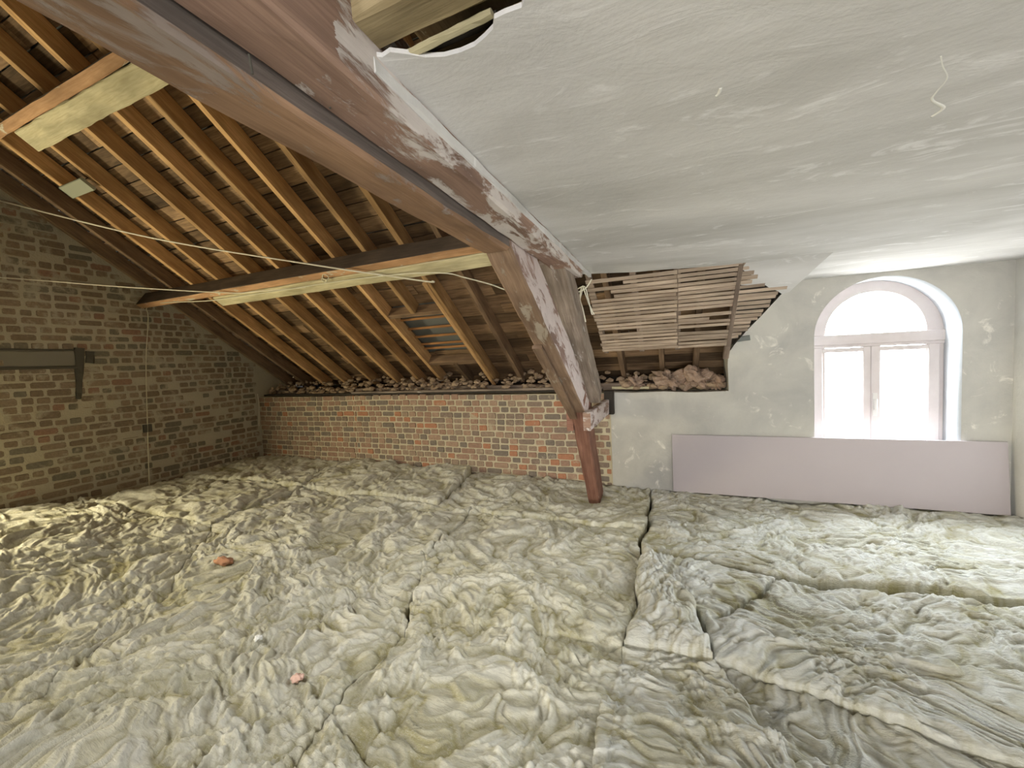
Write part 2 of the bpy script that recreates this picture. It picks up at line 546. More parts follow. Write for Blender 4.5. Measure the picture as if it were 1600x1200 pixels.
def lay_bricks(wall, mat, specs, depth_axis, face_at, seed):
    """specs: (centre along, z centre, length, height, proud, tilt, size rank); first 300 = own objects, the rest joined"""
    vs = brick_variants(mat)
    specs = sorted(specs, key=lambda s: s[6])
    wl = wloc(wall)
    r = random.Random(seed)
    jv = []; jf = []
    T = 0.05
    data = [(np.array([v.co[:] for v in me.vertices]), [tuple(p.vertices) for p in me.polygons]) for me in vs]
    for n, (a, z, l, h, pr, tl, _) in enumerate(specs):
        k = r.randrange(len(vs))
        if depth_axis == 'Y':      # wall faces -Y, bricks along X
            loc = Vector((a, face_at + T / 2 - pr, z + EYE)); rot = 0.0
        else:                      # wall faces +X, bricks along Y
            loc = Vector((face_at - T / 2 + pr, a, z + EYE)); rot = math.pi / 2
        if n < 300:
            o = bpy.data.objects.new('brick', vs[k])
            COL.objects.link(o)
            o.parent = wall
            o.location = loc - wl
            o.rotation_euler = (0, tl if rot == 0 else 0, rot) if rot == 0 else (tl, 0, rot)
            o.scale = (l, T, h)
        else:
            V, F = data[k]
            P = V * np.array([l, T, h])
            if rot: P = np.stack([-P[:, 1], P[:, 0], P[:, 2]], 1)
            P = P + np.array(loc) - np.array([0, 0, EYE])
            off = sum(len(q) for q in jv)
            jv.append(P)
            jf += [tuple(i + off for i in f) for f in F]
    if jv:
        o = mesh('far_brick', np.concatenate(jv), jf, mat, wall)
        o['kind'] = 'stuff'


# back (knee) wall, brick part
def slab_poly(name, pts, axis, a0, a1, mat, parent=None):
    """extruded polygon. axis 'Y': pts are (x,z), from Y=a0 to a1; 'X': pts (y,z); 'Z': pts (x,y)"""
    def P(p, a):
        if axis == 'Y': return (p[0], a, p[1])
        if axis == 'X': return (a, p[0], p[1])
        return (p[0], p[1], a)
    n = len(pts)
    V = [P(p, a0) for p in pts] + [P(p, a1) for p in pts]
    F = [tuple(range(n)), tuple(range(2 * n - 1, n - 1, -1))]
    for i in range(n):
        j = (i + 1) % n
        F.append((i, j, n + j, n + i))
    o = mesh(name, V, F, mat, parent)
    bm = bmesh.new(); bm.from_mesh(o.data)
    bmesh.ops.recalc_face_normals(bm, faces=bm.faces)
    bmesh.ops.triangulate(bm, faces=[f for f in bm.faces if len(f.verts) > 4])
    bm.to_mesh(o.data); bm.free()
    return o


ZT = -0.385              # top of the knee wall
wb = struct(slab_poly('wall_back', [(XL - .3, -1.66), (-0.655, -1.66), (-0.655, ZT - .01), (XL - .3, ZT - .01)], 'Y', YW + .004, 5.25, M['mortar_knee']))
sp = []
r = random.Random(21)
z = ZT - 0.04
row = 0
PW = 0.125
while z > -1.62:
    xx = -0.67 - (0.06 if row % 2 else 0.0) - r.uniform(0, .02)
    if row % 2: sp.append((-0.695, z, .05, .06, .008, 0, 1))
    while xx > XL + .05:
        l = PW if r.random() < .85 else PW * 1.75
        if xx > -4.40 > xx - l - .02: l = max(.045, xx + 4.39)
        g = 0.014
        hh = 0.066 + r.uniform(-.004, .004)
        sp.append((xx - l / 2, z + r.uniform(-.003, .003) + .010 * math.sin(xx * 1.3), l - g + r.uniform(-.006, .004), hh, .008 + r.uniform(-.003, .005), r.uniform(-.02, .02), 5 + xx * -1 + (2 if z < -1.42 else 0)))
        xx -= l
    z -= 0.079
    row += 1
lay_bricks(wb, M['brick_knee'], sp, 'Y', YW + .004, 3)
# straight joint in the brickwork, the left part set a little back
# gable wall
gp = [(-4.3, -1.66), (5.25, -1.66), (5.25, ru(5.25, .14)), (RIDGE, ru(RIDGE, .14)), (-4.3, ru(RIDGE, .14) - (RIDGE + 4.3) * TP)]
wl_ = struct(slab_poly('wall_left', gp, 'X', XL - .35, XL, M['mortar_gable']))
sp = []
r = random.Random(8)
z = -1.6
row = 0
while z < 3.0:
    yy = YW - r.uniform(0, .1)
    hd = row % 2
    while yy > 0.3:
        l = (0.118 if hd else 0.225) if r.random() > .12 else (0.225 if hd else 0.118)
        top = ru(yy - l, 0) - 0.02
        if z + .04 < top and r.random() > (0.05 if z < .2 else .02):
            sp.append((yy - l / 2, z + .012 * math.sin(yy * 2.1 + row * .3) + r.uniform(-.005, .005), l - .018 + r.uniform(-.016, .006), 0.072 + r.uniform(-.010, .003), .007 + r.uniform(-.004, .004), r.uniform(-.035, .035), abs(yy - 2.3) + .35 * abs(z + .1)))
        yy -= l
    z += 0.088
    row += 1
lay_bricks(wl_, M['brick_gable'], sp, 'X', XL, 4)

# ------------------------------------------------------------------ plastered wall with the arched window
WX0, WX1, WZS = 1.231, 2.253, 0.10
WC = (WX0 + WX1) / 2; WR = (WX1 - WX0) / 2
WB = -0.93
outer = [(-0.655, -1.66), (XR, -1.66), (XR, 0.80), (1.08, 0.80), (1.05, 0.66), (0.90, 0.52), (0.62, 0.19), (0.525, 0.06), (0.515, -0.12), (0.52, ZT), (0.20, ZT - .01), (-0.1, ZT + .004), (-0.4, ZT - .006), (-0.655, ZT)]
hole = [(WX0, WB), (WX0, WZS)] + [(WC - WR * math.cos(a) + 0, WZS + WR * math.sin(a)) for a in [math.pi * k / 28 for k in range(1, 28)]] + [(WX1, WZS), (WX1, WB)]


def wall_with_hole(name, outer, hole, y0, y1, mats):
    bm = bmesh.new()
    def loop(pts):
        vs = [bm.verts.new((p[0], y0, p[1] + EYE)) for p in pts]
        return [bm.edges.new((vs[i], vs[(i + 1) % len(vs)])) for i in range(len(vs))]
    e = loop(outer) + loop(hole)
    bmesh.ops.triangle_fill(bm, use_beauty=True, use_dissolve=False, edges=e)
    ret = bmesh.ops.extrude_face_region(bm, geom=bm.faces[:])
    bmesh.ops.translate(bm, verts=[v for v in ret['geom'] if isinstance(v, bmesh.types.BMVert)], vec=(0, y1 - y0, 0))
    bmesh.ops.recalc_face_normals(bm, faces=bm.faces)
    for f in bm.faces:
        c = f.calc_center_median()
        if abs(f.normal.y) < .5 and WX0 - .01 <= c.x <= WX1 + .01 and WB - .01 + EYE <= c.z <= WZS + WR + .02 + EYE:
            f.material_index = 1
            f.smooth = True
    me = bpy.data.meshes.new(name)
    bm.to_mesh(me); bm.free()
    for m_ in mats: me.materials.append(m_)
    o = bpy.data.objects.new(name, me)
    COL.objects.link(o)
    return o


ww = struct(wall_with_hole('wall_window', outer, hole, YW - .012, 4.84, [M['wallp'], M['reveal']]))
struct(slab_poly('wall_window_footing', [(-0.655, -1.66), (0.6, -1.66), (0.6, ZT - .005), (-0.655, ZT - .005)], 'Y', 4.84, 5.25, M['mortar_knee'])).name = 'wall_outer'

# window
wn = struct(empty('window_1', (WC, 4.78, WB)))
FY0, FY1 = 4.735, 4.80


def arch_ring(name, cx, zs, r_out, r_in, zsi, y0, y1, mat, parent, n=28, zb=None, sx=1.0):
    V = []; F = []
    po = [(cx - r_out * math.cos(math.pi * k / n), zs + r_out * math.sin(math.pi * k / n)) for k in range(n + 1)]
    pi_ = [(cx + sx - r_in[0] * math.cos(math.pi * k / n), zsi + r_in[1] * math.sin(math.pi * k / n)) for k in range(n + 1)]
    if zb is not None:
        po = [(po[0][0], zb)] + po + [(po[-1][0], zb)]
        pi_ = [(pi_[0][0], zb)] + pi_ + [(pi_[-1][0], zb)]
    n2 = len(po)
    for y in (y0, y1):
        V += [(p[0], y, p[1]) for p in po] + [(p[0], y, p[1]) for p in pi_]
    for i in range(n2 - 1):
        F.append((i, i + 1, n2 + i + 1, n2 + i))
        F.append((2 * n2 + i, 3 * n2 + i, 3 * n2 + i + 1, 2 * n2 + i + 1))
        F.append((n2 + i, n2 + i + 1, 3 * n2 + i + 1, 3 * n2 + i))
        F.append((i, 2 * n2 + i, 2 * n2 + i + 1, i + 1))
    return mesh(name, V, F, mat, parent)


fr = arch_ring('window_frame', WC, WZS, WR + .02, (0.375, 0.388), 0.125, FY0, FY1, M['frame'], wn, zb=WB, sx=0.02)
box('transom', (WX0 - .01, FY0 - .02, 0.03), (WX1 + .01, FY1, 0.125), M['frame'], wn)
box('meeting_rail', (WX0, FY0 - .012, 0.0), (WX1, FY1 - .01, 0.03), M['frame'], wn)
gx0, gx1, g0, g1 = 1.362, 2.142, 1.675, 1.805
for (a, b_, hd) in ((WX0 + .03, 1.735, 0), (1.735, WX1 - .03, 1)):
    cs = empty('casement', ((a + b_) / 2, FY0, WB)); cs.parent = wn; cs.location = Vector(cs.location) - wloc(wn)
    gl0 = gx0 if not hd else g1
    gl1 = g0 if not hd else gx1
    box('stile', (a, FY0 - .018, WB), (gl0, FY1 - .012, 0.0), M['frame'], cs)
    box('stile', (gl1, FY0 - .018, WB), (b_ - .002, FY1 - .012, 0.0), M['frame'], cs)
    box('rail', (gl0, FY0 - .014, -0.045), (gl1, FY1 - .014, -0.005), M['frame'], cs)
    box('rail', (gl0, FY0 - .014, WB), (gl1, FY1 - .014, WB + .05), M['frame'], cs)
    box('pane', (gl0 - .005, 4.765, WB + .04), (gl1 + .005, 4.769, -.03), M['glass'], cs, ch=.0005)
    if hd:
        h_ = box('handle', (a + .015, FY0 - .045, -.60), (a + .04, FY0 - .018, -.50), M['metal'], cs)
        box('latch_plate', (a + .01, FY0 - .024, -.66), (a + .045, FY0 - .018, -.44), M['metal'], cs)
pv = [(WC + .02, 0.125)] + [(WC + .02 - 0.38 * math.cos(math.pi * k / 24), 0.125 + 0.393 * math.sin(math.pi * k / 24)) for k in range(25)]
mesh('arched_pane', [(p[0], 4.767, p[1]) for p in pv] + [(p[0], 4.771, p[1]) for p in pv],
     [(0, k, k + 1) for k in range(1, 25)] + [(26, 26 + k + 1, 26 + k) for k in range(1, 25)], M['glass'], wn)
box('window_sill', (WX0 - .0, 4.5, WB - .03), (WX1, 4.9, WB + .005), M['wallp'], wn)

# side and rear walls, and an added light block
struct(slab_poly('wall_right', [(-4.3, -1.66), (5.0, -1.66), (5.0, 0.95), (3.1, 1.25), (RIDGE, ru(RIDGE, .16)), (-4.3, ru(RIDGE, .16) - (RIDGE + 4.3) * TP)], 'X', XR, XR + .12, M['right']))
struct(slab_poly('light_block', [(-4.0, -1.66), (-.7, -1.66), (-.7, 1.2), (-4.0, 1.2)], 'X', -.70, -.60, M['right']))  # added unseen panel, keeps the rear light off gable and rafters
struct(slab_poly('wall_rear', [(XL - .3, -1.66), (XR + .1, -1.66), (XR + .1, 4.3), (XL - .3, 4.3)], 'Y', -4.3, -4.0, M['right']))

# ------------------------------------------------------------------ ceiling
ZL = 0.02
# outline of the sheet, walking round: missing corner by the truss, then the broken lower edge at the laths, then the dormer
cpts = [(XR, -4.0), (XR, YW + .01), (1.02, YW + .01), (1.02, 3.32), (.80, 3.315), (.456, 3.315), (.30, 3.33), (.1, 3.31), (-.1, 3.29), (-.25, 3.30), (-.4, 3.26), (-.55, 3.22), (-.655, 3.18),
        (-.655, .725), (-.64, .715), (-.625, .73), (-.60, .722), (-.575, .738), (-.55, .733), (-.52, .752), (-.49, .775), (-.45, .79), (-.41, .793), (-.375, .79), (-.345, .778), (-.32, .765), (-.308, .745), (-.285, .742), (-.25, .742), (-.22, .71), (-.17, .62), (-.12, .40), (-.05, .1), (-.02, -4.0)]


def lz(x, y):
    return ZC + .035 * max(0, min(1, (0.4 - x))) * 1.0 + .006 * float(pn(x * 1.1, y * 1.1, 3))


def ceil_sheet():
    bm = bmesh.new()
    vs = [bm.verts.new((p[0], p[1], 0)) for p in cpts]
    es = [bm.edges.new((vs[i_], vs[(i_ + 1) % len(vs)])) for i_ in range(len(vs))]
    bmesh.ops.triangle_fill(bm, use_beauty=True, use_dissolve=False, edges=es)
    # grid cuts for the gentle sag
    for k in np.arange(-3.5, 4.5, .5):
        bmesh.ops.bisect_plane(bm, geom=bm.verts[:] + bm.edges[:] + bm.faces[:], plane_co=(0, k, 0), plane_no=(0, 1, 0))
    for k in np.arange(-.4, 2.5, .4):
        bmesh.ops.bisect_plane(bm, geom=bm.verts[:] + bm.edges[:] + bm.faces[:], plane_co=(k, 0, 0), plane_no=(1, 0, 0))
    for v in bm.verts:
        v.co.z = lz(v.co.x, v.co.y) + EYE
    ret = bmesh.ops.extrude_face_region(bm, geom=bm.faces[:])
    bmesh.ops.translate(bm, verts=[v for v in ret['geom'] if isinstance(v, bmesh.types.BMVert)], vec=(0, 0, .010))
    bmesh.ops.recalc_face_normals(bm, faces=bm.faces)
    me = bpy.data.meshes.new('ceiling')
    bm.to_mesh(me); bm.free()
    me.materials.append(M['ceiling'])
    o = bpy.data.objects.new('ceiling', me)
    COL.objects.link(o)
    return o


ce = struct(ceil_sheet())
# lath plane: slope of 36 degrees hanging from the ceiling line
LY0, LZ0 = 3.315, 0.652


def lp(x, s, off=0.0):       # point on the lath plane: s metres down the slope, off square to it (up)
    return (x, LY0 + s * CP + off * SP, LZ0 - s * SP + off * CP)


def s_of(y): return (y - LY0) / CP


flap = [(.456, -.02), (.47, .03), (.505, .09), (.585, .165), (.50, .235), (.60, .25), (.665, .262), (.70, .30), (.753, .335), (.79, .375), (.835, .36), (.865, .30), (.90, .235), (.96, .12), (1.03, -.01)]
V = [lp(x_, s_, 0.0) for x_, s_ in flap] + [lp(x_, s_, .016) for x_, s_ in flap]
n_ = len(flap)
o = mesh('plaster_flap', V, [tuple(range(n_)), tuple(range(2 * n_ - 1, n_ - 1, -1))] + [(i, (i + 1) % n_, n_ + (i + 1) % n_, n_ + i) for i in range(n_)], M['ceiling'], ce)
bm = bmesh.new(); bm.from_mesh(o.data); bmesh.ops.recalc_face_normals(bm, faces=bm.faces); bmesh.ops.triangulate(bm, faces=[f for f in bm.faces if len(f.verts) > 4]); bm.to_mesh(o.data); bm.free()
# cheek of the dormer, running straight back from the broken edge to the wall
edge = [lp(.49, 1.14, .01), lp(.53, 1.0, .01), lp(.60, .82, .01), lp(.70, .60, .01), lp(.79, .385, .01), lp(.835, .36, .01), lp(.865, .30, .01), lp(.90, .235, .01), lp(.96, .12, .01), lp(1.03, -.01, .01)]
V = list(edge) + [(p[0], 4.6, p[2]) for p in edge]
ne = len(edge)
struct(mesh('wall_dormer_cheek', V, [(i, i + 1, ne + i + 1, ne + i) for i in range(ne - 1)], M['wallp']))
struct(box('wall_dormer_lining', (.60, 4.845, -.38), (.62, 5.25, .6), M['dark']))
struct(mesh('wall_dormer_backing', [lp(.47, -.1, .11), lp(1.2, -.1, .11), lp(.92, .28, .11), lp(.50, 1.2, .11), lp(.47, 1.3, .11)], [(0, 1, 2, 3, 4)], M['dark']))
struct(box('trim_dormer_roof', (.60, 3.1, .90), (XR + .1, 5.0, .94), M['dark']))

# ------------------------------------------------------------------ laths
la = empty('lath_panel', (0, 3.7, 0.05))
tag(la, 'exposed split wooden laths where plaster has fallen off the sloping ceiling beside the arched window', 'laths')
rl = random.Random(12)
LW = .0345; PITCH = .0475
for k in range(21):
    s = .02 + k * PITCH
    segs = [(-.655 + rl.uniform(-.015, .01), .045 + rl.uniform(-.01, .01)), (.055, .478 + rl.uniform(-.012, .012))]
    if k in (1,): segs = [(-.655, -.60), (-.36, .045), (.05, .47)]
    if k in (3, 4): segs = [(-.655, -.60), (-.45 if k == 4 else -.47, .05), (.055, .47)]
    if k in (10, 15): segs = [(segs[0][0], .04)]
    if k == 14: segs = [(-.655, -.62), (-.28, .05), (.055, .47)]
    if k == 12: segs = [(segs[0][0], .04), (.055, .30)]
    # short laths beyond the furring strip, broken off along a diagonal
    if k <= 4:
        e = .50 + .035 * k if k < 3 else .60 - .03 * (k - 3)
        segs.append((.484, e))
    elif k <= 18:
        e = .80 - (k - 6) * .0205 + rl.uniform(-.02, .015)
        if k == 5: e = .66
        segs.append((.486, max(.53, e)))
    for (a, b_) in segs:
        dz = rl.uniform(-.004, .004)
        timber('lath', lp(a, s + rl.uniform(-.003, .003), dz), lp(b_, s + rl.uniform(-.006, .006), dz + rl.uniform(-.003, .003)), (0, CP, -SP), LW + rl.uniform(-.005, .004), .007, M['lath'], la, ch=.0015, seg=3, jit=.0012, seed=k)
for X_, w_ in ((-.63, .045), (-.28, .05), (.05, .05), (.478, .05)):
    timber('furring_strip', lp(X_, -.05, .032), lp(X_, 1.03 if X_ < .4 else 1.22, .032), (1, 0, 0), w_, .05, M['furring'], la)
timber('lath', lp(.478, .02, -.006), lp(.478, 1.0, -.006), (1, 0, 0), .03, .008, M['furring'], la, ch=.002)

# ------------------------------------------------------------------ roof
rf = struct(empty('roof', (-2, 2, -.3)))
XS = [-6.30, -5.88, -5.46, -4.98, -4.40, -3.945, -3.52, -3.15, -2.74, -2.31, -1.89, -1.46, -1.03, -.55, -.12, .25, .60]
RW, RH = .055, .15
rr_ = random.Random(31)
OLD = {0, 1, 12, 13, 14, 15, 16}


def rp(x, y, off):   # point on the rafter plane at horizontal distance y
    return (x, y + off * SP, ru(y) + off * CP)


def rafter(x, ya, yb, mat, w=RW, h=RH, k=0, name='rafter', off=None):
    off = h / 2 if off is None else off
    return timber(name, rp(x, ya, off), rp(x + rr_.uniform(-.01, .01), yb, off), (1, 0, 0), w, h, mat, rf, seg=4, jit=.002, ch=.004, seed=k)


for k, X_ in enumerate(XS):
    m_ = M['rafter_old'] if k in OLD or k == 10 else M['rafter']
    if k == 8:
        rafter(X_, RIDGE, 3.80, m_, k=k); rafter(X_ + .03, 4.62, 5.02, M['rafter_old'], k=k)
    elif X_ >= .6:
        rafter(X_, RIDGE, 5.02, m_, k=k)
    else:
        rafter(X_, RIDGE, 5.02 if k != 9 else 5.02, m_, k=k)
# trimmers round the small roof opening and the battens across it
timber('trimmer', rp(-3.13, 3.83, .08), rp(-2.33, 3.83, .08), (0, CP, -SP), .06, .13, M['rafter_old'], rf)
timber('trimmer', rp(-3.13, 4.62, .08), rp(-2.33, 4.62, .08), (0, CP, -SP), .07, .13, M['rafter_old'], rf)
for q in (3.98, 4.12, 4.25, 4.375, 4.45):
    timber('batten', rp(-3.12, q, .135), rp(-2.34, q, .135), (0, CP, -SP), .03, .025, M['batten'], rf)
# a plank sistered on to one rafter, crossing under the purlin
# sheathing boards
pitchb = .155
ymax = 5.3
row = 0
s = 0.0
Ltot = (ymax - RIDGE) / CP
rs = random.Random(77)
jn = 0
while s < Ltot:
    y = ymax - s * CP
    w = pitchb * rs.uniform(.82, 1.1)
    ym = y - w * CP / 2
    zz = ru(ym)
    xend = .60 if zz < .75 else XR + .1
    cuts = [XL + .02]
    while cuts[-1] < xend - .8:
        cuts.append(min(xend, cuts[-1] + rs.choice([1.7, 2.1, 2.6, 3.0])))
    cuts[-1] = xend
    for a, b_ in zip(cuts[:-1], cuts[1:]):
        pcs = [(a, b_)]
        if 3.86 < ym < 4.58 and a < -2.33 and b_ > -3.14:
            pcs = [(a, max(a, -3.13)), (min(b_, -2.34), b_)]
        for (p, q) in pcs:
            if q - p < .05: continue
            lift = rs.uniform(0, .012)
            tilt = rs.uniform(-.004, .010)
            A = rp(p + .003, ym, RH + .012 + lift); B = rp(q - .003, ym, RH + .012 + lift + rs.uniform(-.003, .003))
            timber('sheathing_board', A, B, (0, CP, -SP + tilt * 8), w - rs.uniform(.004, .012), .018, M['sheath'], rf, ch=.002)
    s += w
# a continuous slated skin outside the boards
V = [(XL - .3, 5.45, ru(5.45, .20)), (.62, 5.45, ru(5.45, .20)), (.62, 3.2, ru(3.2, .20)), (XL - .3, 3.2, ru(3.2, .20)), (XR + .2, 3.2, ru(3.2, .20)), (XR + .2, RIDGE, ru(RIDGE, .20)), (XL - .3, RIDGE, ru(RIDGE, .20)), (XR + .2, -4.4, ru(RIDGE, .2) - 3.5 * TP), (XL - .3, -4.4, ru(RIDGE, .2) - 3.5 * TP)]
mesh('roof_slates', V, [(0, 1, 2, 3), (3, 2, 4, 5, 6), (6, 5, 7, 8)], M['slate'], rf)
mesh('eaves_board', [(XL - .3, 5.25, -.6), (.62, 5.25, -.6), (.62, 5.25, .1), (XL - .3, 5.25, .1)], [(0, 1, 2, 3)], M['dark'], rf)
# wall plate and its ledge
timber('wall_plate', (XL, 4.78, -.335), (-.02, 4.78, -.335), (0, 1, 0), .16, .08, M['furring'], rf, seg=20, jit=.004)
timber('wall_plate', (-.655, 4.66, -.345), (-.25, 4.66, -.35), (0, 1, 0), .05, .03, M['doubler'], rf)
timber('ledge_board', (-4.45, 4.545, -.345), (-.75, 4.545, -.335), (0, 1, 0), .07, .028, M['grain_grey'], rf, seg=12, jit=.003)
timber('ledge_board', (XL + .1, 4.56, -.365), (-.75, 4.56, -.365), (0, 1, 0), .09, .028, M['dark'], rf, seg=12, jit=.003)


# purlins
def on_slope(x, y, off):
    return (x, y, ru(y, off))


def purlin(x0, x1, yc, xd, wfront, label, dd=.20, wd=.09):
    """yc: horizontal distance of the purlin's lower outer arris; wfront: its thickness along the slope"""
    p = empty('purlin', ((x0 + x1) / 2, yc, ru(yc, -dd)))
    tag(p, label, 'beam', 'purlins under the rafters')
    # centre of the cross-section: halfway through the depth dd, wfront/2 down the slope
    def ctr(x, s, off):
        return (x, yc + s * CP + off * SP, ru(yc) - s * SP + off * CP)
    timber('purlin_timber', ctr(x0, wfront / 2, -dd / 2), ctr(x1, wfront / 2, -dd / 2), (0, CP, -SP), wfront, dd, None, p,
           mats=[M['purlin_orange'], M['purlin_front'], M['purlin_front'], M['purlin_front'], M['doubler']], seg=24, jit=.003, ch=.006)
    timber('doubling_plank', ctr(xd, wfront + wd / 2 + .003, -dd / 2 - .01), ctr(x1, wfront + wd / 2 + .003, -dd / 2 - .01), (0, CP, -SP), wd, dd, M['doubler'], p, seg=24, jit=.004, ch=.008)
    return p


purlin(XL - .1, -.80, 3.07, -5.0, .085, 'lower purlin of dark timber with pale doubled plank running from gable wall to truss', .20, .14)
purlin(XL - .1, -2.66, 1.585, -4.80, .075, 'upper purlin with orange underside and pale yellow plank ending at the big tie beam', .20, .16)

# sistered plank over the lower purlin, and the grey plate
sp_ = timber('sister_plank', (-2.15, 3.18, .785), (-2.25, 4.9, -.33), (1, 0, 0), .05, .02, M['rafter'], None, seg=4, jit=.002)
tag(sp_, 'short brown plank lapped from the lower purlin down along a rafter above the roof opening', 'plank')
pt = timber('metal_plate', (-5.40, 2.02, ru(2.02, -.05)), (-5.0, 2.02, ru(2.02, -.05)), (0, CP, -SP), .12, .03, M['plate'], None)
tag(pt, 'small grey rectangular plate fixed under the rafters below the upper purlin near the gable', 'plate')

# ------------------------------------------------------------------ truss
tr_ = empty('roof_truss', (-.75, 2.6, -1.65))
tag(tr_, 'large old brown roof truss, tie beams and slanting strut with flaking whitewash', 'truss')
BR, GR, FK, SW, SB, PR, GG = (M[k] for k in ('beam_brown', 'beam_grey', 'beam_flake', 'strut_white', 'strut_brown', 'post_red', 'grain_grey'))
# two beams side by side, running back from above the camera
def beamY(name, xa, xb, z0, z1, y0, y1, mats, zb=None, **k):
    zb = z0 if zb is None else zb
    p0 = ((xa + xb) / 2, y0, (z0 + z1) / 2); p1 = ((xa + xb) / 2, y1, (z0 + z1) / 2)
    return timber(name, p0, p1, (1, 0, 0), xb - xa, z1 - z0, None, tr_, mats=mats, **k)


beamY('collar_beam', -.865, -.72, .545, .80, -3.9, 1.80, [BR, GR, BR, BR, BR], seg=40, jit=.003, ch=.012)
beamY('tie_beam', -.718, -.585, .590, .80, -3.9, 2.86, [M['beam_flake_far'], M['beam_flake_far'], BR, BR, FK], seg=50, jit=.003, ch=.008)
beamY('plaster_bead', -.600, -.580, .640, .672, .72, 3.15, [M['ceiling'], M['ceiling'], M['ceiling'], M['ceiling'], M['ceiling']], seg=30, jit=.003, ch=.004)


def member(name, pts, xa, xb, mats, **k):
    """pts: front-lower line (y,z) start and end, then thickness square to it"""
    (ya, za), (yb, zb), th = pts
    d = Vector((0, yb - ya, zb - za)).normalized()
    nrm = Vector((0, -d.z, d.y))
    if nrm.z < 0: nrm = -nrm
    c = nrm * th / 2
    X_ = (xa + xb) / 2
    return timber(name, (X_, ya + c.y, za + c.z), (X_, yb + c.y, zb + c.z), (1, 0, 0), xb - xa, th, None, tr_, mats=mats, **k)


member('principal_strut', ((1.60, .70), (3.52, -.53), .27), -.865, -.722, [SB, SW, SW, SB, SB], seg=26, jit=.003, ch=.010)
member('strut_facing', ((2.50, .085), (3.46, -.535), .03), -.870, -.80, [SB, SB, SB, SB, SB], seg=12, jit=.002, ch=.004)
member('post', ((3.36, -.36), (4.10, -1.62), .25), -.855, -.722, [PR, PR, PR, PR, M['dark']], seg=14, jit=.003, ch=.010, taper=.9)
member('principal_rafter', ((2.48, .62), (3.66, -.41), .17), -.80, -.625, [GG, GG, GG, GG, GG], seg=24, jit=.003, ch=.008)
bl = timber('tie_block', (-.69, 3.34, -.535), (-.69, 4.40, -.535), (1, 0, 0), .065, .16, None, tr_, mats=[PR, SW, FK, PR, FK], seg=10, jit=.003, ch=.006)
timber('tie_stub', (-.88, 3.50, -.56), (-.88, 4.40, -.56), (1, 0, 0), .06, .18, PR, tr_)
timber('wall_post', (-.66, 4.44, -.62), (-.66, 4.44, -.36), (1, 0, 0), .10, .10, M['dark'], tr_)
for (y_, z_) in ((.70, .60), (.52, .56)):
    timber('hook', (-.70, y_, z_ + .02), (-.70, y_ + .004, z_ - .012), (1, 0, 0), .004, .004, M['iron'], tr_, ch=.001)

# exposed joists over the missing corner of ceiling
jt = empty('ceiling_joist', (-.2, .66, .67))
tag(jt, 'old rough joist with broken laths exposed where the ceiling corner is missing beside tie beam', 'joist')
timber('joist_timber', (-.60, .705, .785), (2.4, .66, .785), (0, 1, 0), .085, .16, M['joist'], jt, seg=30, jit=.004, ch=.008)
timber('lath_remnant', (-.56, .765, .688), (-.315, .752, .690), (0, 1, 0), .018, .012, M['doubler'], jt, seg=10, jit=.0012, ch=.003)
timber('lath_remnant', (-.60, .782, .700), (-.31, .775, .700), (0, 1, 0), .03, .006, M['dark'], jt, ch=.002)
timber('joist_board', (-.55, .835, .715), (-.2, .815, .715), (0, 1, 0), .07, .012, M['joist'], jt, seg=10, jit=.002, ch=.003)
j2 = empty('ceiling_joist', (-.2, .3, .67))
tag(j2, 'dim second joist above the missing ceiling corner at the top edge of the picture', 'joist')
timber('joist_timber', (-.60, .30, .76), (2.4, .25, .76), (0, 1, 0), .08, .16, M['joist'], j2, seg=10, jit=.003)
timber('edge_batten', (-.605, .38, .665), (-.605, .60, .665), (1, 0, 0), .018, .03, M['doubler'], j2)
struct(box('ceiling_upper_boards', (-.60, -3.9, .86), (XR, 3.2, .88), M['joist']))

# ------------------------------------------------------------------ plasterboard sheet under the window
V = []
bx0, bx1 = -.02, 2.52
yb0, yb1 = 4.425, 4.472
zb0, zb1 = -1.44, -.84
th = .0125
pb = timber('plasterboard_sheet', (bx0, (yb0 + yb1) / 2, (zb0 + zb1) / 2), (bx1, (yb0 + yb1) / 2 - .01, (zb0 + zb1) / 2 + .012), (0, -(zb1 - zb0), yb1 - yb0), .0125, .60, M['board'], None, ch=.002)
tag(pb, 'long pale pink plasterboard sheet standing on edge and leaning on the wall below the window', 'board')

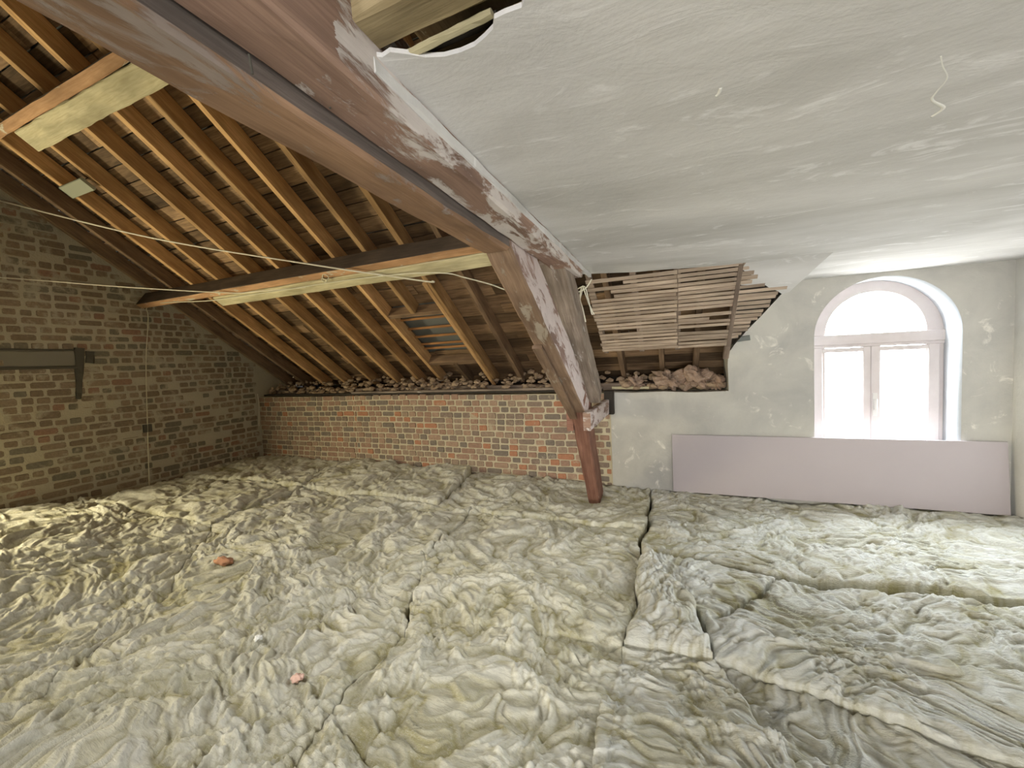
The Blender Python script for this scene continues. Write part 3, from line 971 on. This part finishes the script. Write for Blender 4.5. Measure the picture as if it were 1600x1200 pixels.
# ------------------------------------------------------------------ cables
def cable(name, pts, rad_, mat, label=None, cat='cable', group=None, parent=None):
    P = [Vector((p[0], p[1], p[2] + EYE)) for p in pts]
    # Catmull-Rom then tube
    Q = []
    for i in range(len(P) - 1):
        a = P[max(i - 1, 0)]; b_ = P[i]; c = P[i + 1]; d = P[min(i + 2, len(P) - 1)]
        st = 8
        for t in range(st):
            u = t / st
            Q.append(.5 * ((2 * b_) + (c - a) * u + (2 * a - 5 * b_ + 4 * c - d) * u * u + (3 * b_ - a - 3 * c + d) * u ** 3))
    Q.append(P[-1])
    V = []; F = []
    prev = None
    for i, q in enumerate(Q):
        t = (Q[min(i + 1, len(Q) - 1)] - Q[max(i - 1, 0)]).normalized()
        ref = Vector((0, 0, 1)) if abs(t.z) < .9 else Vector((1, 0, 0))
        if prev is not None: ref = prev
        u = (ref - t * ref.dot(t)).normalized(); prev = u
        v = t.cross(u)
        for k in range(6):
            a = k * math.pi / 3
            w = q + (u * math.cos(a) + v * math.sin(a)) * rad_
            V.append((w.x, w.y, w.z - EYE))
    for i in range(len(Q) - 1):
        for k in range(6):
            F.append((i * 6 + k, i * 6 + (k + 1) % 6, (i + 1) * 6 + (k + 1) % 6, (i + 1) * 6 + k))
    F.append(tuple(range(5, -1, -1))); F.append(tuple((len(Q) - 1) * 6 + k for k in range(6)))
    o = mesh(name, V, F, mat, parent, smooth=True)
    if label: tag(o, label, cat, group)
    return o


def pp(y):  # cables lying along the lower purlin's front
    return ru(y, -.21)


cable('cable', [(XL + .02, 1.88, 1.92), (-4.72, 2.33, 1.385), (-3.23, 2.815, 1.035), (-2.15, 3.14, .80), (-2.05, 3.16, .79)], .0075, M['cable'],
      'white cable stretched high from gable wall down across the rafters to the lower purlin')
cable('cable', [(XL + .02, 1.84, 1.12), (-6.2, 2.1, 1.10), (-5.6, 2.5, 1.03), (-4.66, 2.97, .935), (-4.2, 3.02, .91), (-3.55, 3.06, .885)], .006, M['cable'],
      'lower pale cable running almost level from gable wall to the left part of purlin')
cable('cable', [(XL + .03, 2.90, -1.42), (XL + .03, 2.94, -.66), (XL + .03, 2.99, .2), (XL + .03, 3.06, .80), (-6.38, 3.03, .93), (-6.1, 3.0, .955), (-5.77, 2.99, .94), (-5.06, 3.02, .893), (-4.5, 3.03, .89), (-3.89, 3.035, .885), (-3.0, 3.04, .885),
                (-2.26, 3.03, .855), (-1.85, 3.05, .815), (-1.70, 3.13, .775), (-1.5, 3.25, .71), (-1.35, 3.34, .65), (-1.1, 3.40, .62)], .006, M['cable_old'],
      'thin cable rising up the gable brickwork then following the lower purlin to the truss')
jb = box('cable_clip', (XL, 2.90, -.70), (XL + .035, 2.99, -.60), M['iron'])
tag(jb, 'small dark junction box on the vertical cable halfway up the gable wall', 'box')
cable('string', [(XL + .05, 4.44, -.33), (XL + .04, 4.46, -.5), (XL + .05, 4.44, -.68), (XL + .04, 4.43, -.87)], .005, M['cable'],
      'short pale string hanging down in the corner of gable and knee wall', 'string')
kn = cable('cable_knot', [(-3.26, 3.02, .90), (-3.20, 2.98, .96), (-3.14, 2.99, .93), (-3.2, 3.0, .885), (-3.25, 3.0, .93), (-3.16, 2.99, .90)], .005, M['cable_old'],
           'small loop of old cable tied at the lower purlin above its middle', 'cable')
wbn = cable('wire_bundle', [(-.55, 3.02, .60), (-.60, 3.0, .53), (-.68, 3.0, .50), (-.70, 3.0, .43), (-.675, 3.0, .35), (-.64, 3.0, .29)], .005, M['cable'])
tag(wbn, 'tangle of cut white wires hanging beside the truss at the laths', 'wires')
cable('wire', [(-.62, 3.02, .56), (-.60, 3.0, .50), (-.57, 2.99, .41), (-.535, 2.98, .33)], .005, M['cable'], parent=wbn)
cable('wire', [(-.63, 3.02, .55), (-.64, 2.99, .46), (-.62, 2.99, .38), (-.60, 2.98, .28)], .005, M['cable'], parent=wbn)
cable('wire', [(-.66, 3.02, .54), (-.60, 2.99, .545), (-.575, 2.98, .46), (-.555, 2.98, .35), (-.545, 2.98, .33)], .0045, M['cable'], parent=wbn)
cable('wire', [(-.62, 3.02, .54), (-.645, 2.98, .42), (-.66, 2.98, .33), (-.635, 2.98, .25)], .004, M['cable'], parent=wbn)

def on_ceil(x, y):
    return (x, y, lz(x, y) + .003)


for pts_, r_, m_, n_ in (([(.575, 1.234), (.60, 1.28), (.637, 1.341), (.645, 1.40), (.655, 1.44), (.706, 1.50), (.70, 1.54)], .006, 'scrap_white', 'filler_line'),
                         ([(.45, 2.33), (.80, 2.24), (1.15, 2.20), (1.6, 2.22), (2.1, 2.25)], .004, 'scrap_white', 'filler_line'),
                         ([(.125, 1.14), (.123, 1.16), (.118, 1.17)], .005, 'scrap_white', 'filler_line'),
                         ([(.137, 1.50), (.15, 1.75), (.13, 1.9), (.162, 2.049)], .0022, 'iron', 'crack'),
                         ([(.843, 2.086), (1.0, 2.10), (1.229, 2.125), (1.7, 2.16)], .003, 'iron', 'crack')):
    cable(n_, [on_ceil(*p) for p in pts_], r_, M[m_], parent=ce)

# dark iron bar with hook let into the gable wall
ib = empty('wall_anchor', (XL, 2.1, -.2))
tag(ib, 'dark horizontal iron bar with a downward hook on the gable brickwork', 'wall anchor')
timber('bar', (XL + .008, 0.6, .18), (XL + .008, 2.36, .175), (0, 0, 1), .03, .03, M['iron'], ib, ch=.004, seg=8, jit=.003)
timber('bar', (XL + .008, 0.6, .38), (XL + .008, 2.42, .372), (0, 0, 1), .02, .02, M['iron'], ib, ch=.004, seg=8, jit=.003)
timber('hook', (XL + .012, 2.38, .40), (XL + .012, 2.33, -.20), (0, 1, 0), .085, .03, M['iron'], ib, ch=.006, seg=8, jit=.006, taper=.5)
timber('hook', (XL + .012, 2.47, .36), (XL + .012, 2.455, .22), (0, 1, 0), .07, .03, M['iron'], ib, ch=.006, seg=4, jit=.006)
timber('soot_patch', (XL + .004, 0.6, .275), (XL + .004, 2.36, .275), (0, 0, 1), .17, .016, M['soot'], ib, seg=10, jit=.003)

st = timber('timber_end', (.57, 4.485, .125), (.71, 4.485, .140), (0, 1, 0), .03, .05, M['slate'], None)
tag(st, 'small dark timber end let into the plaster right below the outer laths', 'timber end')


# ------------------------------------------------------------------ clumps and rubble
def clump(name, c, sx, sy, sz, mat, parent=None, seed=0, amp=.35, sub=3):
    bm = bmesh.new()
    bmesh.ops.create_icosphere(bm, subdivisions=sub, radius=1)
    P = np.array([v.co[:] for v in bm.verts])
    F = [tuple(v.index for v in f.verts) for f in bm.faces]
    bm.free()
    n = pn(P[:, 0] * 1.7 + P[:, 2], P[:, 1] * 1.7 - P[:, 2], seed) - .5 * np.abs(pn(P[:, 0] * 9 + P[:, 2] * 5, P[:, 2] * 8 + P[:, 1] * 3, seed + 9)) + .6 * pn(P[:, 0] * 4 + P[:, 2] * 3, P[:, 1] * 4, seed + 5)
    P = P * (1 + amp * n[:, None])
    P = P * np.array([sx, sy, sz]) + np.array(c)
    o = mesh(name, P, F, mat, parent, smooth=True)
    if name.startswith('rubble') is False:
        at = o.data.attributes.new('core_shade', 'FLOAT', 'POINT')
        at.data.foreach_set('value', np.clip(.2 - n, 0, 1).astype(np.float32))
    return o


# rubble filling between the rafter feet on the wall top: uncountable, one mass
bmv = []; bmf = []
rr2 = random.Random(9)
for k in range(600):
    X_ = rr2.uniform(XL + .05, -.7) if k % 6 else rr2.uniform(-.6, .5)
    Y_ = rr2.uniform(4.60, 5.02)
    top = min(ru(Y_) - .02, -.12)
    z_ = -.355 + rr2.uniform(0, .12) * (1 if k % 3 else .4) + max(0, (Y_ - 4.7)) * .35
    r_ = rr2.uniform(.014, .042)
    bm = bmesh.new(); bmesh.ops.create_icosphere(bm, subdivisions=1, radius=1)
    P = np.array([v.co[:] for v in bm.verts]); F = [tuple(v.index for v in f.verts) for f in bm.faces]; bm.free()
    P = P * (1 + .35 * pn(P[:, 0] * 2 + k, P[:, 1] * 2 + P[:, 2], 1)[:, None]) * np.array([r_ * 1.5, r_, r_ * .9]) + np.array([X_, Y_, z_])
    off = len(P) * k
    bmv.append(P); bmf += [tuple(i + off for i in f) for f in F]
rb = mesh('rubble', np.concatenate(bmv), bmf, M['rubble'])
tag(rb, 'crumbled mortar and brick rubble filling the wall top between the rafter feet', 'rubble', kind='stuff')

for k, (c, s3, lab) in enumerate([
    ((-.40, 4.66, -.285), (.085, .06, .06), 'small brown wool tuft on the wall top nearest the truss under the laths'),
    ((-.04, 4.64, -.265), (.15, .08, .10), 'large ragged pinkish brown wool clump on the wall top under the laths'),
    ((.22, 4.64, -.25), (.13, .08, .11), 'pale tan wool clump right of centre on the wall top under the laths'),
    ((.41, 4.66, -.30), (.09, .07, .075), 'grey brown wool tuft in the right end of the opening under the laths')]):
    tag(clump('wool_clump', c, *s3, M['wool_brown'], seed=k + 2, amp=.8, sub=4), lab, 'insulation', 'wool clumps on the wall top')

# ------------------------------------------------------------------ mineral wool
ZW = -1.462


def sstep(a, b_, x):
    t = np.clip((x - a) / (b_ - a), 0, 1)
    return t * t * (3 - 2 * t)


def wool_h(x, y):
    """relief of the wool surface and a 0..1 crease value: yellow core plus crease shade put into the colour"""
    wx = x + .22 * pn(x * 1.6, y * 1.6, 1) + .05 * pn(x * 7, y * 7, 2)
    wy = y + .22 * pn(x * 1.6, y * 1.6, 3) + .05 * pn(x * 7, y * 7, 4)
    h = .050 * pn(x * .9, y * .9, 5)
    rgh = sstep(-.2, -.9, x) * .6 + .5                       # more crumpled left of the seam
    bill = np.abs(pn(wx * 3.0, wy * 3.2, 6))
    b2 = np.abs(pn(wx * 7.5, wy * 8.0, 7))
    # long folds: turned so they run with the batts
    a = np.where(x > -.25, -.50, .30)
    ca, sa = np.cos(a), np.sin(a)
    fx = wx * ca - wy * sa; fy = wx * sa + wy * ca
    f1 = 1 - np.abs(pn(fx * 1.8, fy * 7.0, 8)) * 2.2
    f2 = 1 - np.abs(pn(fx * 4.0, fy * 17.0, 9)) * 2.2
    f3 = 1 - np.abs(pn(fx * 11.0 + wy * 3, fy * 36.0, 10)) * 2.2
    b3 = np.abs(pn(wx * 19 + wy * 4, wy * 22, 15))
    h = h + 0.048 * bill * rgh + .031 * b2 * rgh + .011 * f1 + .012 * f2 + .006 * f3 + .017 * b3
    # crumples in front, left of the main seam
    cr = sstep(2.6, 1.6, y) * sstep(-.05, -.5, x) * sstep(-3.2, -1.8, x)
    h = h + cr * (.034 * np.abs(pn(wx * 6, wy * 6, 12)) + .014 * (1 - 2 * np.abs(pn(wx * 13, wy * 11, 13))))
    hole_ = sstep(.30, .52, pn(wx * 2.2, wy * 2.4, 14))
    h = h - .012 * hole_
    h = h + .22 * sstep(-4.0, -5.6, x) * sstep(2.9, 1.2, y) - .02
    h = h - .09 * np.exp(-(((x + .79) / .10) ** 2 + ((y - 3.95) / .13) ** 2))
    core_shade = np.clip(1.0 - bill * 4.5, 0, 1) * .50 + .25 * hole_ + .42 * np.clip(1 - b2 * 6, 0, 1) + .38 * np.clip(1 - b3 * 4.5, 0, 1)
    return h, np.clip(core_shade, 0, 1)


def batt(quad, label, dz=0.0, res=.013, right=False, lift=(0, 0, 0, 0), gap=.012, wob=.035, grp='mineral wool batts on the floor', soft=True, edge=.03, dep_=None):
    """quad: corners (x,y) front-left, front-right, back-right, back-left; lift: extra height at those corners"""
    q = [np.array(p, float) for p in quad]
    Lu = max(np.linalg.norm(q[1] - q[0]), np.linalg.norm(q[2] - q[3]))
    Lv = max(np.linalg.norm(q[3] - q[0]), np.linalg.norm(q[2] - q[1]))
    nu = max(4, int(Lu / res)); nv = max(4, int(Lv / res))
    u, v = np.meshgrid(np.linspace(0, 1, nu + 1), np.linspace(0, 1, nv + 1))
    def bil(f):
        return (1 - u) * (1 - v) * f[0] + u * (1 - v) * f[1] + u * v * f[2] + (1 - u) * v * f[3]
    X_ = bil([p[0] for p in q]); Y_ = bil([p[1] for p in q])
    wX = wob * pn(X_ * 2.3, Y_ * 2.3, 21) * 1.6 + .010 * pn(X_ * 14, Y_ * 14, 22)
    wY = wob * pn(X_ * 2.3, Y_ * 2.3, 23) * 1.6 + .010 * pn(X_ * 14, Y_ * 14, 24)
    d = np.minimum(np.minimum(u, 1 - u) * Lu, np.minimum(v, 1 - v) * Lv)
    h, core_shade = wool_h(X_ + wX, Y_ + wY)
    k = np.exp(-(d / edge) ** 1.3)
    if soft:
        gap = .002; dep, slit = .008, .008
    else:
        dep, slit = .03, .10
    dep = dep_ or dep
    Z = ZW + h + dz + bil(lift) - dep * k - slit * np.exp(-(d / .007) ** 2)
    # shrink a little for the joint
    cx, cy = X_.mean(), Y_.mean()
    sx = 1 - gap / (Lu + .001); sy = 1 - gap / (Lv + .001)
    PX = cx + (X_ - cx) * sx + wX; PY = cy + (Y_ - cy) * sy + wY
    PX = np.clip(PX, XL + .01, XR - .01); PY = np.minimum(PY, YW - .02)
    top = np.stack([PX, PY, Z], -1).reshape(-1, 3)
    n1 = (nu + 1)
    idx = np.arange((nu + 1) * (nv + 1)).reshape(nv + 1, nu + 1)
    f = np.stack([idx[:-1, :-1], idx[:-1, 1:], idx[1:, 1:], idx[1:, :-1]], -1).reshape(-1, 4)
    ring = np.concatenate([idx[0, :-1], idx[:-1, -1], idx[-1, :0:-1], idx[:0:-1, 0]])
    base = top[ring].copy(); base[:, 2] = -1.64
    cxy = np.array([cx, cy])
    base[:, :2] = cxy + (base[:, :2] - cxy) * (.985 if soft else .95)
    V = np.concatenate([top, base])
    nb = len(top); m_ = len(ring)
    i = np.arange(m_); j = (i + 1) % m_
    sk = np.stack([ring[i], nb + i, nb + j, ring[j]], -1)
    F = np.concatenate([f, sk])
    V[:, 2] += EYE
    o0 = np.array([V[:, 0].mean(), V[:, 1].mean(), V[:, 2].min()])
    V -= o0
    me = bpy.data.meshes.new('wool_batt')
    me.vertices.add(len(V)); me.vertices.foreach_set('co', V.astype(np.float32).ravel())
    me.loops.add(F.size); me.loops.foreach_set('vertex_index', F.astype(np.int32).ravel())
    me.polygons.add(len(F)); me.polygons.foreach_set('loop_start', (np.arange(len(F)) * 4).astype(np.int32))
    me.polygons.foreach_set('use_smooth', np.ones(len(F), bool))
    me.update(calc_edges=True)
    at = me.attributes.new('core_shade', 'FLOAT', 'POINT')
    rv = np.concatenate([np.clip(core_shade + k * (.0 if soft else .3), 0, 1).ravel(), np.ones(m_)])
    at.data.foreach_set('value', rv.astype(np.float32))
    me.materials.append(M['wool_lit'] if right else M['wool'])
    o = bpy.data.objects.new('wool_batt', me)
    COL.objects.link(o)
    o.location = o0
    tag(o, label, 'insulation', grp)
    return o


# right of the long seam that runs back from the camera
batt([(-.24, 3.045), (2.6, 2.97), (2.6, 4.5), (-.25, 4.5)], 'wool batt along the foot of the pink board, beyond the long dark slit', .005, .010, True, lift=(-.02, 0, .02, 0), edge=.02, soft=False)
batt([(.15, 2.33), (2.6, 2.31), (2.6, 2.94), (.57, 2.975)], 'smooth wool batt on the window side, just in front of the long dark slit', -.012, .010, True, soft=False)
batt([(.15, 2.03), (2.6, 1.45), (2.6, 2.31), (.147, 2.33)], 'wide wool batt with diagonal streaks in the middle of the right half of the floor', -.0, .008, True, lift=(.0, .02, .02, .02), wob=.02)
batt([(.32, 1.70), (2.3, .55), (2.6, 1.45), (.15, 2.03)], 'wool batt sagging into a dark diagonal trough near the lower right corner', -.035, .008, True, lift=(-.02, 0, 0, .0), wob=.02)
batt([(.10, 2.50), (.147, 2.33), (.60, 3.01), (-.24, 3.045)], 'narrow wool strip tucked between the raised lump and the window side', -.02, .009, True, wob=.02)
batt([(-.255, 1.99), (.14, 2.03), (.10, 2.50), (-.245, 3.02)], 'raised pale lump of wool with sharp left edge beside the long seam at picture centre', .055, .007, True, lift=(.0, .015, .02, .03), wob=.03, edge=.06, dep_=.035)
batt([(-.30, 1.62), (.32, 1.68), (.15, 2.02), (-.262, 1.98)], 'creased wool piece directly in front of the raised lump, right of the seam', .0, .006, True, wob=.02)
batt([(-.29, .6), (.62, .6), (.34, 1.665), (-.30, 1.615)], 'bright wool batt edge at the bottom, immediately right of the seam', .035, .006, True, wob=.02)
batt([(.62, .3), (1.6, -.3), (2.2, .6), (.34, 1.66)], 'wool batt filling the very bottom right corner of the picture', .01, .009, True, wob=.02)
# left of the seam
batt([(-2.3, 3.42), (-.26, 3.40), (-.255, 4.5), (-2.45, 4.5)], 'wool batt around the foot of the truss post against the brick knee wall', .015, .014)
batt([(-4.3, 3.45), (-2.3, 3.42), (-2.45, 4.5), (-4.45, 4.5)], 'ragged wool batt at the middle of the brick knee wall, lit yellow', .05, .015, lift=(0, 0, .06, .06))
batt([(XL, 3.3), (-4.3, 3.45), (-4.45, 4.5), (XL, 4.5)], 'shadowed wool batt in the corner between gable and knee wall', .07, .018)
batt([(-1.80, 2.46), (-.25, 2.45), (-.26, 3.41), (-1.9, 3.42)], 'wool batt left of the seam in front of the truss foot', -.02, .011)
batt([(-4.2, 2.35), (-1.80, 2.45), (-1.9, 3.42), (-4.3, 3.45)], 'rough greenish wool batt in the middle of the left half', .0, .013)
batt([(XL, 2.2), (-4.2, 2.35), (-4.3, 3.45), (XL, 3.3)], 'yellow lit wool batt lying along the gable wall under the vertical cable', .03, .016)
batt([(-1.43, 1.79), (-.262, 1.98), (-.25, 2.45), (-1.80, 2.45)], 'wool batt with squarish slabs left of the raised lump', .012, .008, wob=.02)
batt([(-3.3, 1.55), (-1.43, 1.79), (-1.80, 2.45), (-4.2, 2.35)], 'grey dusted wool batt left of centre behind the crumpled heap', .0, .010)
batt([(XL, 1.15), (-3.3, 1.55), (-4.2, 2.35), (XL, 2.2)], 'brightest yellow wool batt at the left edge, with a dark slit', .0, .012)
batt([(-1.25, .5), (-.30, .6), (-.262, 1.98), (-1.43, 1.79)], 'torn crumpled wool at the bottom just left of the seam', -.004, .006, wob=.03)
batt([(-2.3, .1), (-1.25, .5), (-1.43, 1.79), (-3.3, 1.55)], 'crumpled wool with loose tufts at the bottom, left of centre', .0, .007)
batt([(-4.4, -.7), (-2.3, .1), (-3.3, 1.55), (XL, 1.15)], 'pale streaky wool batt filling the bottom left corner', .0, .010)
# behind and below the frame, seen only from a step aside
batt([(-2.6, -.62), (.6, -.62), (.6, .58), (-1.25, .48)], 'wool batt under the photographer, below the bottom edge of the picture', .0, .03)

# little scraps on the wool
def on_wool(x, y, d=.02):
    h, _ = wool_h(np.array([x]), np.array([y]))
    return ZW + float(h[0]) + d


tag(clump('wool_scrap', (-3.26, 1.88, on_wool(-3.26, 1.88, .03)), .075, .035, .028, M['scrap_pink'], seed=3, amp=.6), 'reddish brown torn scrap lying on the yellow wool at the left', 'scrap')
tag(clump('wool_scrap', (-1.64, 1.215, on_wool(-1.64, 1.215, .02)), .025, .02, .015, M['scrap_pale'], seed=4, amp=.6), 'tiny pale pink scrap on the crumpled wool near the bottom', 'scrap')
tag(clump('wool_scrap', (-2.07, 1.33, on_wool(-2.07, 1.33, .006)), .022, .018, .012, M['scrap_white'], seed=5, amp=.6), 'small white tuft on the wool left of the crumpled heap', 'scrap')
